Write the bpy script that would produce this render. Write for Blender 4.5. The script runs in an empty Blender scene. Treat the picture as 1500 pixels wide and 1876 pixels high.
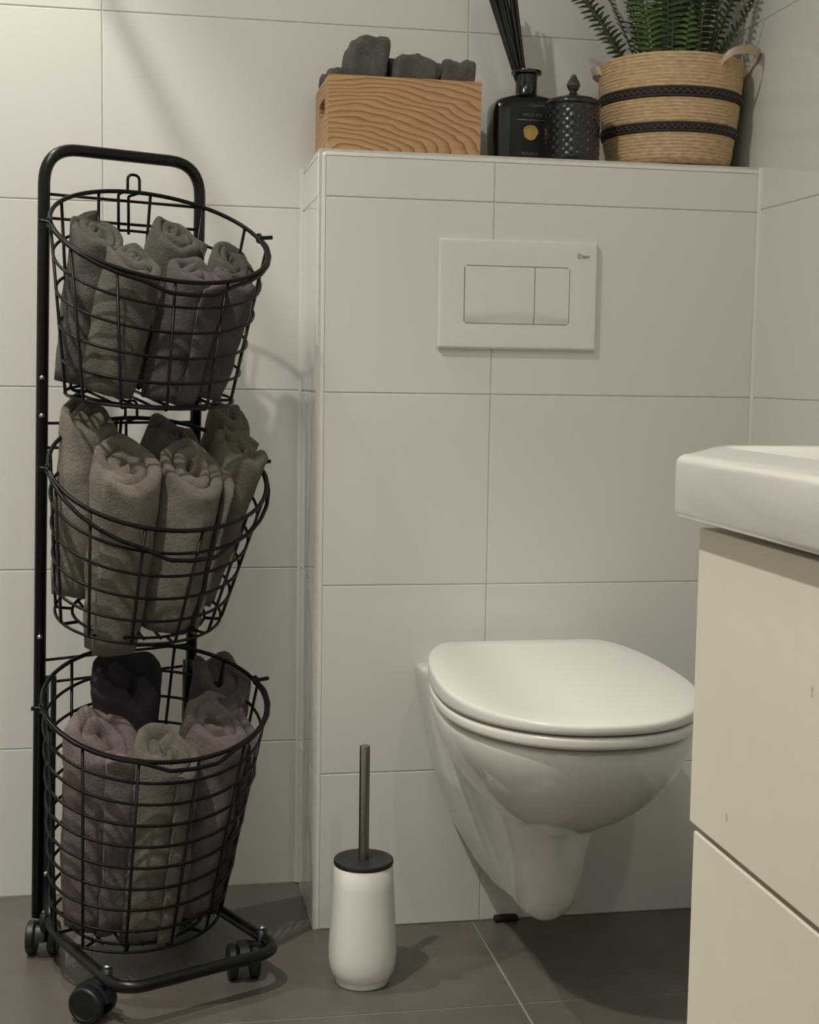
import bpy, bmesh, math, random
from mathutils import Vector, Matrix, noise
random.seed(7); noise.seed_set(7)
PI = math.pi
S = bpy.context.scene
COL = S.collection

# ------------------------------------------------------------------ camera
F_PX = 2574.4
CAM = Vector((-0.2211, -2.1505, 0.8819))
YAW, PITCH, ROLL = 0.1836, 0.0975, 0.0153
fwd = Vector((math.sin(YAW) * math.cos(PITCH), math.cos(YAW) * math.cos(PITCH), -math.sin(PITCH)))
rgt = Vector((math.cos(YAW), -math.sin(YAW), 0))
upv = rgt.cross(fwd)
r2 = math.cos(ROLL) * rgt + math.sin(ROLL) * upv
u2 = -math.sin(ROLL) * rgt + math.cos(ROLL) * upv
cam = bpy.data.cameras.new('camera')
cam.sensor_fit = 'HORIZONTAL'; cam.sensor_width = 36; cam.lens = F_PX / 1500 * 36
cam.clip_start = 0.02
co = bpy.data.objects.new('camera', cam); COL.objects.link(co)
m = Matrix((r2, u2, -fwd)).transposed().to_4x4(); m.translation = CAM
co.matrix_world = m
S.camera = co

# ------------------------------------------------------------------ world, exposure
w = bpy.data.worlds.new('world'); S.world = w; w.use_nodes = True
w.node_tree.nodes['Background'].inputs[0].default_value = (0.9, 0.88, 0.82, 1)
w.node_tree.nodes['Background'].inputs[1].default_value = 0.02
S.view_settings.view_transform = 'Standard'; S.view_settings.look = 'None'
S.view_settings.gamma = 1; S.view_settings.use_curve_mapping = False
S.view_settings.exposure = 0.0
# ceiling downlights: x, y, beams (watts, cone degrees, blend), label
LAMPS = [(-0.70, -1.00, [(36, 165, 0.5), (88, 95, 1.0)], .03, 'ceiling downlight nearest the towel rack'),
         (0.25, -2.55, [(20, 150, 0.8)], .03, 'ceiling downlight behind the vanity end'),
         (-0.70, -2.55, [(10, 150, 0.8)], .03, 'added ceiling downlight at the far room end, shower side'),  # unseen lamp, added for more light from behind the viewer
         (-0.73, -0.14, [(55, 77, 0.40)], .012, 'ceiling downlight close to the rear tiled wall')]
FILL_W = 4.2         # watts of the unseen fill lamp added at the ceiling
LAMP_COL = (1.0, 0.955, 0.87)

# ------------------------------------------------------------------ room numbers
YB = 0.2124           # rear wall plane
XL, XR = 0.0306, 0.742  # cistern boxing left side, right wall
XW, YW = -1.55, -3.0  # left wall, front wall
CEIL = 2.40
SHELF = 1.221
ROW0 = 0.2527

# ------------------------------------------------------------------ helpers
def link(o, parent=None):
    COL.objects.link(o)
    if parent: o.parent = parent
    return o
def empty(name, loc=(0, 0, 0), rz=0):
    o = bpy.data.objects.new(name, None); o.empty_display_size = 0.05
    o.location = loc; o.rotation_euler = (0, 0, rz)
    return link(o)
def tag(o, label=None, cat=None, group=None, kind=None):
    if label: o['label'] = label
    if cat: o['category'] = cat
    if group: o['group'] = group
    if kind: o['kind'] = kind
    return o
def mesh(name, verts, faces, smooth=True):
    me = bpy.data.meshes.new(name); me.from_pydata([tuple(v) for v in verts], [], faces)
    if smooth: me.polygons.foreach_set('use_smooth', [True] * len(me.polygons))
    me.update(); return me
def obj(name, geo, mat, parent=None, smooth=True, fixn=True, auto=None):
    """geo = (verts, faces) in the parent's space, or a mesh"""
    me = geo if isinstance(geo, bpy.types.Mesh) else mesh(name, geo[0], geo[1], smooth)
    if fixn and not isinstance(geo, bpy.types.Mesh):
        bm = bmesh.new(); bm.from_mesh(me); bmesh.ops.recalc_face_normals(bm, faces=bm.faces); bm.to_mesh(me); bm.free()
    if not me.materials: me.materials.append(mat)
    if auto is not None: me.set_sharp_from_angle(angle=math.radians(auto))
    return link(bpy.data.objects.new(name, me), parent)
def recenter(o, loc):
    """move origin of a world-space mesh object to loc"""
    loc = Vector(loc); o.data.transform(Matrix.Translation(-loc)); o.location = loc; return o
def box_geo(x0, x1, y0, y1, z0, z1, bev=0.0, seg=2):
    bm = bmesh.new(); bmesh.ops.create_cube(bm, size=1)
    for v in bm.verts:
        v.co = ((x0 + x1) / 2 + v.co.x * (x1 - x0), (y0 + y1) / 2 + v.co.y * (y1 - y0), (z0 + z1) / 2 + v.co.z * (z1 - z0))
    if bev: bmesh.ops.bevel(bm, geom=bm.edges[:], offset=bev, segments=seg, profile=0.5, affect='EDGES')
    bm.verts.index_update()
    g = ([v.co.copy() for v in bm.verts], [[v.index for v in f.verts] for f in bm.faces]); bm.free(); return g
def join(*gs):
    V, Fc = [], []
    for v, f in gs:
        n = len(V); V += list(v); Fc += [[i + n for i in q] for q in f]
    return V, Fc
def tube(pts, r, n=8, closed=False, cap=True):
    pts = [Vector(p) for p in pts]; N = len(pts); V, Fc = [], []
    tans = []
    for i in range(N):
        a = pts[(i - 1) % N] if (closed or i > 0) else pts[i]
        b = pts[(i + 1) % N] if (closed or i < N - 1) else pts[i]
        tans.append((b - a).normalized())
    t0 = tans[0]; ref = Vector((0, 0, 1)) if abs(t0.z) < 0.9 else Vector((1, 0, 0))
    nrm = (ref - t0 * ref.dot(t0)).normalized()
    for i in range(N):
        t = tans[i]; nrm = (nrm - t * nrm.dot(t)).normalized(); b = t.cross(nrm)
        rr = r(i / (N - 1)) if callable(r) else r
        for k in range(n):
            a = 2 * PI * k / n
            V.append(pts[i] + rr * (math.cos(a) * nrm + math.sin(a) * b))
    M = N if closed else N - 1
    for i in range(M):
        j = (i + 1) % N
        for k in range(n):
            l = (k + 1) % n
            Fc.append([i * n + k, i * n + l, j * n + l, j * n + k])
    if cap and not closed:
        Fc.append(list(range(n))[::-1]); Fc.append([(N - 1) * n + k for k in range(n)])
    return V, Fc
def fillet(pts, rad, seg=6):
    """round the corners of an open polyline"""
    pts = [Vector(p) for p in pts]; out = [pts[0]]
    for i in range(1, len(pts) - 1):
        r = rad[i - 1] if isinstance(rad, (list, tuple)) else rad
        a = (pts[i - 1] - pts[i]).normalized(); b = (pts[i + 1] - pts[i]).normalized()
        for s in range(seg + 1):
            t = s / seg
            p0, p1, p2 = pts[i] + a * r, pts[i], pts[i] + b * r
            out.append((1 - t) ** 2 * p0 + 2 * t * (1 - t) * p1 + t * t * p2)
    out.append(pts[-1]); return out
def lathe(prof, n=48, c=(0, 0, 0), fn=None):
    V, Fc = [], []; m_ = len(prof)
    for i, (r, z) in enumerate(prof):
        for k in range(n):
            a = 2 * PI * k / n
            rr = r if fn is None else fn(r, z, a)
            V.append(Vector((c[0] + rr * math.cos(a), c[1] + rr * math.sin(a), c[2] + z)))
    for i in range(m_ - 1):
        for k in range(n):
            l = (k + 1) % n
            Fc.append([i * n + k, i * n + l, (i + 1) * n + l, (i + 1) * n + k])
    if prof[0][0] > 1e-6: Fc.append(list(range(n))[::-1])
    if prof[-1][0] > 1e-6: Fc.append([(m_ - 1) * n + k for k in range(n)])
    return V, Fc
def loft(rings, capa=True, capb=True):
    n = len(rings[0]); V = [Vector(p) for r in rings for p in r]; Fc = []
    for i in range(len(rings) - 1):
        for k in range(n):
            l = (k + 1) % n
            Fc.append([i * n + k, i * n + l, (i + 1) * n + l, (i + 1) * n + k])
    if capa: Fc.append(list(range(n))[::-1])
    if capb: Fc.append([(len(rings) - 1) * n + k for k in range(n)])
    return V, Fc
def rrect(cx, cy, hx, hy, r, z, seg=6):
    P = []
    for sx, sy, a0 in ((1, 1, 0), (-1, 1, PI / 2), (-1, -1, PI), (1, -1, 1.5 * PI)):
        for s in range(seg + 1):
            a = a0 + s / seg * PI / 2
            P.append((cx + sx * (hx - r) + r * math.cos(a), cy + sy * (hy - r) + r * math.sin(a), z))
    return P
def text_geo(body, size, depth=0.0, spacing=1.0):
    cu = bpy.data.curves.new('lettering', 'FONT'); cu.body = body; cu.size = size
    cu.align_x = 'CENTER'; cu.align_y = 'CENTER'; cu.extrude = depth; cu.space_character = spacing; cu.resolution_u = 3
    o = bpy.data.objects.new('lettering', cu); COL.objects.link(o)
    dg = bpy.context.evaluated_depsgraph_get(); me = bpy.data.meshes.new_from_object(o.evaluated_get(dg))
    bpy.data.objects.remove(o); bpy.data.curves.remove(cu); return me

# ------------------------------------------------------------------ materials
def nmat(name):
    mt = bpy.data.materials.new(name); mt.use_nodes = True
    nt = mt.node_tree; return mt, nt, nt.nodes['Principled BSDF']
def nd(nt, t, **kw):
    n = nt.nodes.new(t)
    for k, v in kw.items():
        if k.startswith('i_'): n.inputs[k[2:].replace('_', ' ')].default_value = v
        else: setattr(n, k, v)
    return n
def coords(nt, scale=(1, 1, 1), kind='Object'):
    tc = nd(nt, 'ShaderNodeTexCoord'); mp = nd(nt, 'ShaderNodeMapping'); mp.inputs['Scale'].default_value = scale
    nt.links.new(tc.outputs[kind], mp.inputs[0]); return mp.outputs[0]
def ramp(nt, fac, stops):
    r = nd(nt, 'ShaderNodeValToRGB'); e = r.color_ramp.elements
    while len(e) < len(stops): e.new(0.5)
    for q, (p, c) in zip(e, stops): q.position = p; q.color = (*c, 1)
    nt.links.new(fac, r.inputs[0]); return r.outputs[0]
def bump(nt, b, height, strength, dist):
    n = nd(nt, 'ShaderNodeBump'); n.inputs['Strength'].default_value = strength; n.inputs['Distance'].default_value = dist
    nt.links.new(height, n.inputs['Height']); nt.links.new(n.outputs[0], b.inputs['Normal']); return n
def noise_n(nt, vec, scale, detail=3, rough=0.5):
    n = nd(nt, 'ShaderNodeTexNoise'); n.inputs['Scale'].default_value = scale; n.inputs['Detail'].default_value = detail; n.inputs['Roughness'].default_value = rough
    nt.links.new(vec, n.inputs['Vector']); return n.outputs['Fac']
def simple(name, col, rough=0.5, metal=0.0, spec=0.5, var=0.06, scale=30, bstr=0.0, bscale=200, coat=0.0, bd=0.001):
    mt, nt, b = nmat(name); vec = coords(nt)
    f = noise_n(nt, vec, scale, 3)
    lo = tuple(c * (1 - var) for c in col); hi = tuple(min(1, c * (1 + var)) for c in col)
    nt.links.new(ramp(nt, f, [(0.3, lo), (0.7, hi)]), b.inputs['Base Color'])
    b.inputs['Roughness'].default_value = rough; b.inputs['Metallic'].default_value = metal
    b.inputs['Specular IOR Level'].default_value = spec; b.inputs['Coat Weight'].default_value = coat; b.inputs['Coat Roughness'].default_value = 0.05
    if bstr: bump(nt, b, noise_n(nt, vec, bscale, 4), bstr, bd)
    return mt
def tile_mat(name, col, rough, var, bstr, bscale):
    mt, nt, b = nmat(name); vec = coords(nt)
    oi = nd(nt, 'ShaderNodeObjectInfo')
    lo = tuple(c * (1 - var) for c in col); hi = tuple(c * (1 + var) for c in col)
    nt.links.new(ramp(nt, oi.outputs['Random'], [(0, lo), (1, hi)]), b.inputs['Base Color'])
    b.inputs['Roughness'].default_value = rough
    if bstr: bump(nt, b, noise_n(nt, vec, bscale, 2), bstr, 0.002)
    return mt
M = {}
M['tile'] = tile_mat('glazed_white_tile', (0.74, 0.73, 0.69), 0.10, 0.012, 0.0, 9)
M['grout'] = simple('grey_grout', (0.62, 0.61, 0.565), 0.85, var=0.08, scale=60)
M['trim'] = simple('white_trim', (0.76, 0.74, 0.705), 0.28, var=0.01)
M['paint'] = simple('white_ceiling_paint', (0.80, 0.79, 0.76), 0.8, var=0.01)
M['shower_wall'] = simple('white_wall_glaze', (0.72, 0.71, 0.675), 0.2, var=0.01)
def floor_mat():
    mt, nt, b = nmat('taupe_stone_tile'); vec = coords(nt); oi = nd(nt, 'ShaderNodeObjectInfo')
    ad = nd(nt, 'ShaderNodeVectorMath', operation='ADD'); nt.links.new(vec, ad.inputs[0]); nt.links.new(oi.outputs['Location'], ad.inputs[1])
    f = noise_n(nt, ad.outputs[0], 5, 6, 0.62)
    nt.links.new(ramp(nt, f, [(0.3, (0.102, 0.089, 0.077)), (0.55, (0.125, 0.110, 0.096)), (0.75, (0.152, 0.135, 0.118))]), b.inputs['Base Color'])
    f2 = noise_n(nt, ad.outputs[0], 14, 5)
    r = nd(nt, 'ShaderNodeMapRange'); r.inputs['To Min'].default_value = 0.22; r.inputs['To Max'].default_value = 0.42
    nt.links.new(f2, r.inputs['Value']); nt.links.new(r.outputs[0], b.inputs['Roughness'])
    bump(nt, b, noise_n(nt, ad.outputs[0], 40, 5), 0.12, 0.002)
    return mt
M['floor'] = floor_mat()
M['floor_grout'] = simple('beige_floor_grout', (0.30, 0.27, 0.235), 0.9, var=0.1, scale=60)
M['ceramic'] = simple('white_sanitary_ceramic', (0.77, 0.755, 0.715), 0.07, var=0.005, coat=0.5)
M['seat'] = simple('white_seat_plastic', (0.78, 0.76, 0.71), 0.22, var=0.005)
M['plate'] = simple('white_flush_plastic', (0.78, 0.765, 0.725), 0.14, var=0.005)
M['cabinet'] = simple('cream_satin_lacquer', (0.80, 0.755, 0.655), 0.38, var=0.01)
M['cabinet_shaded'] = simple('shaded_cabinet_carcass', (0.075, 0.065, 0.055), 0.6)  # near-black colour stands for the shadowed cabinet side
M['black_metal'] = simple('black_powder_coat', (0.006, 0.006, 0.0056), 0.30, spec=0.3, var=0.1, bstr=0.05, bscale=600)
M['wire'] = simple('black_coated_wire', (0.0045, 0.0042, 0.004), 0.34, var=0.1, spec=0.22)
M['castor'] = simple('black_castor_plastic', (0.007, 0.007, 0.0075), 0.42, var=0.1)
M['chrome'] = simple('zinc_bolt', (0.62, 0.61, 0.58), 0.28, metal=1.0, var=0.05)
M['steel'] = simple('brushed_dark_steel', (0.30, 0.275, 0.25), 0.34, metal=1.0, var=0.08)
M['black_plastic'] = simple('matt_black_plastic', (0.017, 0.0165, 0.016), 0.5, var=0.1)
M['rubber'] = simple('black_rubber', (0.006, 0.006, 0.006), 0.7, var=0.1)
M['brush_white'] = simple('satin_white_plastic', (0.86, 0.845, 0.80), 0.3, var=0.006)
M['scuff'] = simple('grey_scuff', (0.58, 0.54, 0.46), 0.6, var=0.2, scale=300)
M['ink'] = simple('grey_print', (0.27, 0.255, 0.23), 0.5)
M['bottle'] = simple('black_lacquered_glass', (0.0065, 0.0062, 0.0058), 0.16, var=0.1, coat=0.3)
M['bottle_label'] = simple('black_label', (0.008, 0.0075, 0.007), 0.5, var=0.1)
M['silver_ink'] = simple('silver_print', (0.20, 0.19, 0.175), 0.45)
M['gold'] = simple('gold_foil_seal', (0.62, 0.40, 0.13), 0.42, metal=0.35, var=0.12, scale=90, bstr=0.3, bscale=500)
M['reed'] = simple('black_reed', (0.008, 0.0075, 0.007), 0.6, var=0.2, scale=80)
M['cut_glass'] = simple('black_cut_glass', (0.013, 0.0125, 0.0145), 0.22, var=0.15, coat=0.2)
M['frosted'] = simple('smoky_glass_knob', (0.045, 0.045, 0.042), 0.25, var=0.15, coat=0.4)
M['soil'] = simple('dark_potting_soil', (0.018, 0.014, 0.010), 0.95, var=0.4, scale=150, bstr=0.8, bscale=160, bd=0.004)
def emis(name, col, st):
    mt, nt, b = nmat(name); b.inputs['Emission Color'].default_value = (*col, 1); b.inputs['Emission Strength'].default_value = st
    f = noise_n(nt, coords(nt), 20, 1); nt.links.new(ramp(nt, f, [(0, (0.8, 0.8, 0.78)), (1, (0.82, 0.82, 0.8))]), b.inputs['Base Color']); return mt
M['lamp_lens'] = emis('lit_lamp_lens', LAMP_COL, 12)
M['fill_lens'] = emis('fill_light_diffuser', LAMP_COL, 1.5)
def wood_mat():
    mt, nt, b = nmat('pine_grain'); vec = coords(nt)
    mp = nd(nt, 'ShaderNodeMapping'); mp.inputs['Scale'].default_value = (5.0, 3.0, 13.0); mp.inputs['Location'].default_value = (0.40, 0.15, 0.10)
    nt.links.new(vec, mp.inputs[0])
    nz = nd(nt, 'ShaderNodeTexNoise'); nz.inputs['Scale'].default_value = 1.1; nz.inputs['Detail'].default_value = 3
    nt.links.new(mp.outputs[0], nz.inputs['Vector'])
    sb = nd(nt, 'ShaderNodeVectorMath', operation='SUBTRACT'); sb.inputs[1].default_value = (0.5, 0.5, 0.5); nt.links.new(nz.outputs['Color'], sb.inputs[0])
    sc = nd(nt, 'ShaderNodeVectorMath', operation='SCALE'); sc.inputs['Scale'].default_value = 0.55; nt.links.new(sb.outputs[0], sc.inputs[0])
    ad = nd(nt, 'ShaderNodeVectorMath', operation='ADD'); nt.links.new(mp.outputs[0], ad.inputs[0]); nt.links.new(sc.outputs[0], ad.inputs[1])
    wv = nd(nt, 'ShaderNodeTexWave', wave_type='RINGS', rings_direction='SPHERICAL', wave_profile='SAW')
    wv.inputs['Scale'].default_value = 3.0; wv.inputs['Distortion'].default_value = 0.5; wv.inputs['Detail'].default_value = 2; wv.inputs['Detail Scale'].default_value = 1.0
    nt.links.new(ad.outputs[0], wv.inputs['Vector'])
    base = ramp(nt, wv.outputs['Fac'], [(0.0, (0.56, 0.35, 0.165)), (0.45, (0.53, 0.32, 0.15)), (0.78, (0.41, 0.225, 0.095)), (0.93, (0.25, 0.12, 0.048)), (1.0, (0.49, 0.29, 0.13))])
    fine = nd(nt, 'ShaderNodeMapping'); fine.inputs['Scale'].default_value = (20, 20, 380); nt.links.new(vec, fine.inputs[0])
    fn = noise_n(nt, fine.outputs[0], 1.0, 4)
    mx = nd(nt, 'ShaderNodeMix', data_type='RGBA', blend_type='MULTIPLY'); mx.inputs[0].default_value = 0.35
    nt.links.new(base, mx.inputs[6]); nt.links.new(ramp(nt, fn, [(0.3, (0.72, 0.68, 0.62)), (0.7, (1.1, 1.1, 1.1))]), mx.inputs[7])
    nt.links.new(mx.outputs[2], b.inputs['Base Color']); b.inputs['Roughness'].default_value = 0.5
    bump(nt, b, fn, 0.08, 0.001); return mt
M['wood'] = wood_mat()
def straw_mat(name, a, c, fscale):
    mt, nt, b = nmat(name); tc = nd(nt, 'ShaderNodeTexCoord')
    # strands follow the coil: angle round the basket and height
    sep = nd(nt, 'ShaderNodeSeparateXYZ'); nt.links.new(tc.outputs['Object'], sep.inputs[0])
    at2 = nd(nt, 'ShaderNodeMath', operation='ARCTAN2'); nt.links.new(sep.outputs[1], at2.inputs[0]); nt.links.new(sep.outputs[0], at2.inputs[1])
    cb = nd(nt, 'ShaderNodeCombineXYZ'); nt.links.new(at2.outputs[0], cb.inputs[0]); nt.links.new(sep.outputs[2], cb.inputs[2])
    mp = nd(nt, 'ShaderNodeMapping'); mp.inputs['Scale'].default_value = (7, 1, fscale); nt.links.new(cb.outputs[0], mp.inputs[0])
    f = noise_n(nt, mp.outputs[0], 1.0, 4, 0.6)
    nt.links.new(ramp(nt, f, [(0.28, a), (0.5, tuple((x + y) / 2 for x, y in zip(a, c))), (0.72, c)]), b.inputs['Base Color'])
    b.inputs['Roughness'].default_value = 0.75
    bump(nt, b, f, 0.5, 0.0015); return mt
M['straw'] = straw_mat('natural_raffia', (0.40, 0.27, 0.135), (0.72, 0.54, 0.32), 260)
M['straw_dark'] = straw_mat('black_raffia', (0.010, 0.007, 0.007), (0.028, 0.019, 0.018), 260)
M['cotton'] = simple('cream_cotton_webbing', (0.56, 0.47, 0.345), 0.85, var=0.1, scale=120, bstr=0.4, bscale=700)
M['zig'] = simple('grey_thread', (0.26, 0.23, 0.20), 0.8)
def leaf_mat(name, a, c):
    mt, nt, b = nmat(name); vec = coords(nt); f = noise_n(nt, vec, 22, 3)
    nt.links.new(ramp(nt, f, [(0.3, a), (0.7, c)]), b.inputs['Base Color']); b.inputs['Roughness'].default_value = 0.42
    b.inputs['Transmission Weight'].default_value = 0.0; return mt
M['leaf'] = leaf_mat('fern_green', (0.020, 0.050, 0.012), (0.048, 0.100, 0.026))
M['leaf_young'] = leaf_mat('fern_light_green', (0.055, 0.125, 0.026), (0.10, 0.19, 0.045))
M['leaf_deep'] = leaf_mat('fern_deep_green', (0.010, 0.028, 0.008), (0.024, 0.058, 0.015))
M['stalk'] = simple('fern_stalk', (0.06, 0.10, 0.025), 0.5, var=0.2)
def towel_mat(name, col):
    mt, nt, b = nmat(name); vec = coords(nt)
    f = noise_n(nt, vec, 26, 4, 0.6); f2 = noise_n(nt, vec, 230, 4, 0.75)
    a = nd(nt, 'ShaderNodeMath', operation='MULTIPLY_ADD'); a.inputs[1].default_value = 0.55; nt.links.new(f2, a.inputs[0]); nt.links.new(f, a.inputs[2])
    lo = tuple(c * 0.62 for c in col); hi = tuple(c * 1.35 for c in col)
    nt.links.new(ramp(nt, a.outputs[0], [(0.45, lo), (1.05, hi)]), b.inputs['Base Color'])
    b.inputs['Roughness'].default_value = 0.95; b.inputs['Specular IOR Level'].default_value = 0.1
    b.inputs['Sheen Weight'].default_value = 0.35; b.inputs['Sheen Roughness'].default_value = 0.5
    b.inputs['Sheen Tint'].default_value = (*[min(1, c * 3.2) for c in col], 1)
    bump(nt, b, f2, 1.0, 0.004); return mt
TW = dict(grey=(0.092, 0.084, 0.074), olive=(0.104, 0.096, 0.080), purple=(0.098, 0.084, 0.083), taupe=(0.168, 0.149, 0.125),
          brown=(0.135, 0.119, 0.098), dark=(0.040, 0.034, 0.040), plum=(0.095, 0.081, 0.081), mauve=(0.162, 0.133, 0.127), sand=(0.160, 0.146, 0.120), slate=(0.125, 0.119, 0.109))
for k_, c_ in TW.items(): M['towel_' + k_] = towel_mat('terry_' + k_, c_)

# ------------------------------------------------------------------ setting
_tc = {}
def tile_mesh(orient, w_, h_, th, bev, mat):
    key = (orient, round(w_, 4), round(h_, 4), mat.name)
    if key in _tc: return _tc[key]
    if orient == 'y': g = box_geo(-w_ / 2, w_ / 2, 0, th, -h_ / 2, h_ / 2, bev, 2)
    elif orient == 'x-': g = box_geo(0, th, -w_ / 2, w_ / 2, -h_ / 2, h_ / 2, bev, 2)     # face looks to -x
    else: g = box_geo(-w_ / 2, w_ / 2, -h_ / 2, h_ / 2, -th, 0, bev, 2)
    me = mesh('tile', g[0], g[1], False); me.materials.append(mat); _tc[key] = me; return me
GAP = 0.0016
def tiles(parent, orient, plane, us, vs, mat, gap=GAP, th=0.009, bev=0.0012):
    for i in range(len(us) - 1):
        for j in range(len(vs) - 1):
            w_, h_ = us[i + 1] - us[i] - gap, vs[j + 1] - vs[j] - gap
            if w_ < 0.004 or h_ < 0.004: continue
            o = bpy.data.objects.new('tile', tile_mesh(orient, w_, h_, th, bev, mat))
            cu, cv = (us[i] + us[i + 1]) / 2, (vs[j] + vs[j + 1]) / 2
            o.location = {'y': (cu, plane, cv), 'x-': (plane, cu, cv), 'z': (cu, cv, plane)}[orient]
            link(o, parent)
rows = [0.0] + [ROW0 + 0.3 * k for k in range(8)]
rows = [r for r in rows if r < CEIL - 0.02] + [CEIL]
def struct(name, geo, mat, label=None):
    return tag(obj(name, geo, mat, smooth=False), label=label, kind='structure')
wb = struct('wall_back', box_geo(XW - .1, XR + .1, YB + .0015, YB + .1, -.1, CEIL + .1), M['grout'], 'white glazed tile wall behind the towel rack')
tiles(wb, 'y', YB, [XW, -1.4939, -.8939, -.2939, .3061, XR], rows, M['tile'])
wr = struct('wall_right', box_geo(XR + .0015, XR + .1, YW - .1, YB + .0015, -.1, CEIL + .1), M['grout'], 'white glazed tile wall right of the toilet')
tiles(wr, 'x-', XR, [YW, -2.59, -1.99, -1.39, -.79, -.30, YB], rows, M['tile'])
struct('wall_left', box_geo(XW - .1, XW, YW - .1, YB + .0015, -.1, CEIL + .1), M['shower_wall'], 'plain white wall on the shower side')
struct('wall_front', box_geo(XW - .1, XR + .1, YW - .1, YW, -.1, CEIL + .1), M['shower_wall'], 'plain white wall behind the viewer')
struct('ceiling', box_geo(XW - .1, XR + .1, YW - .1, YB + .1, CEIL, CEIL + .1), M['paint'], 'white painted ceiling')
fl = struct('floor', box_geo(XW - .1, XR + .1, YW - .1, YB + .1, -.1, -.0012), M['floor_grout'], 'dark taupe stone tile floor')
tiles(fl, 'z', 0, [XW, -1.5077, -.9077, -.3077, .2923, XR], [YW, -2.7034, -2.1034, -1.5034, -.9034, -.3034, YB], M['floor'], gap=0.003, th=0.008, bev=0.0008)
# cistern boxing: tiled half-height wall with a shelf on top
TR = 0.011
wc = struct('wall_cistern', box_geo(XL + .0015, XR, .0015, YB, 0, SHELF - .0015), M['grout'], 'tiled half-height boxing that carries the toilet')
crow = [0.0, ROW0, ROW0 + .3, ROW0 + .6, 1.1487, SHELF - TR]
tiles(wc, 'y', 0.0, [XL + TR, .3045, XR - .004], crow, M['tile'])
def tile_x(parent, x, y0, y1, z0, z1):
    o = bpy.data.objects.new('tile', tile_mesh('x-', y1 - y0 - GAP, z1 - z0 - GAP, .009, .0012, M['tile'])); o.location = (x, (y0 + y1) / 2, (z0 + z1) / 2); link(o, parent)
for i in range(len(crow) - 1): tile_x(wc, XL, TR, YB - .003, crow[i], crow[i + 1])
o = bpy.data.objects.new('tile', tile_mesh('z', .3045 - XL - TR - GAP, YB - TR - GAP, .009, .0012, M['tile'])); o.location = ((XL + TR + .3045) / 2, (TR + YB) / 2, SHELF); link(o, wc)
o = bpy.data.objects.new('tile', tile_mesh('z', XR - .3045 - GAP, YB - TR - GAP, .009, .0012, M['tile'])); o.location = ((XR + .3045) / 2, (TR + YB) / 2, SHELF); link(o, wc)
def quarter(p0, p1, a, b, r, n=6):
    """quarter-round strip from p0 to p1; a and b are the two outward unit directions"""
    p0, p1, a, b = map(Vector, (p0, p1, a, b)); prof = [Vector((0, 0, 0))]
    for k in range(n + 1):
        t = k / n * PI / 2; prof.append(a * r * math.cos(t) + b * r * math.sin(t))
    return loft([[p0 + q for q in prof], [p1 + q for q in prof]])
def trim(n, geo, label): return tag(obj('trim_%d' % n, geo, M['trim'], auto=40), label=label, kind='structure')
trim(1, quarter((XL + TR, TR, 0.0015), (XL + TR, TR, SHELF - TR), (-1, 0, 0), (0, -1, 0), TR), 'rounded white corner bead up the cistern boxing')
trim(2, quarter((XL + TR, TR, SHELF - TR), (XR - .002, TR, SHELF - TR), (0, -1, 0), (0, 0, 1), TR), 'rounded white edge bead along the shelf front')
trim(3, quarter((XL + TR, TR, SHELF - TR), (XL + TR, YB - .001, SHELF - TR), (-1, 0, 0), (0, 0, 1), TR), 'rounded white edge bead along the shelf end')
V_, F_ = [], []
for i in range(7):
    t = i / 6 * PI / 2
    for j in range(5):
        s_ = j / 4 * PI / 2
        V_.append(Vector((XL + TR - TR * math.cos(t) * math.cos(s_), TR - TR * math.sin(t) * math.cos(s_), SHELF - TR + TR * math.sin(s_))))
for i in range(6):
    for j in range(4): F_.append([i * 5 + j, i * 5 + j + 1, i * 5 + j + 6, i * 5 + j + 5])
trim(4, (V_, F_), 'rounded white corner cap of the shelf')
trim(5, quarter((XR, 0, .002), (XR, 0, SHELF - .002), (-1, 0, 0), (0, -1, 0), .0055), 'white sealant joint in the right corner')
trim(6, quarter((XL, YB, .002), (XL, YB, SHELF - .004), (-1, 0, 0), (0, -1, 0), .006), 'white sealant joint left of the boxing')

# ------------------------------------------------------------------ ceiling downlights
for (x, y, beams, soft_, lab) in LAMPS:
    t = tag(empty('ceiling_downlight', (x, y, CEIL)), lab, 'downlight', 'recessed ceiling downlights')
    obj('trim_ring', lathe([(.030, -.001), (.044, -.001), (.044, -.006), (.040, -.009), (.030, -.005)] + [(.030, -.001)], 32), M['plate'], t)
    obj('lens', lathe([(0.0001, -.002), (.030, -.002), (.030, -.0045), (0.0001, -.0045)], 24), M['lamp_lens'], t)
    for watt, cone, blend in beams:
        l = bpy.data.lights.new('downlight_beam', 'SPOT'); l.energy = watt; l.color = LAMP_COL; l.shadow_soft_size = soft_
        l.spot_size = math.radians(cone); l.spot_blend = blend
        lo = bpy.data.objects.new('downlight_beam', l); lo.location = (0, 0, -.035); link(lo, t)
t = tag(empty('fill_lamp', (-.25, -1.75, CEIL)), 'round fill lamp added at the ceiling, middle of the room', 'lamp')  # unseen soft fill light, added to lift the low and side areas
obj('housing', lathe([(.0001, -.001), (.205, -.001), (.205, -.045), (.195, -.05), (.190, -.046), (.190, -.02), (.0001, -.02)], 48), M['plate'], t, auto=40)
obj('diffuser', lathe([(.0001, -.040), (.188, -.040), (.188, -.046), (.0001, -.048)], 48), M['fill_lens'], t, auto=40)
l = bpy.data.lights.new('fill_glow', 'AREA'); l.shape = 'DISK'; l.size = .36; l.energy = FILL_W; l.color = LAMP_COL
lo = bpy.data.objects.new('fill_glow', l); lo.location = (0, 0, -.052); link(lo, t)
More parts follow.
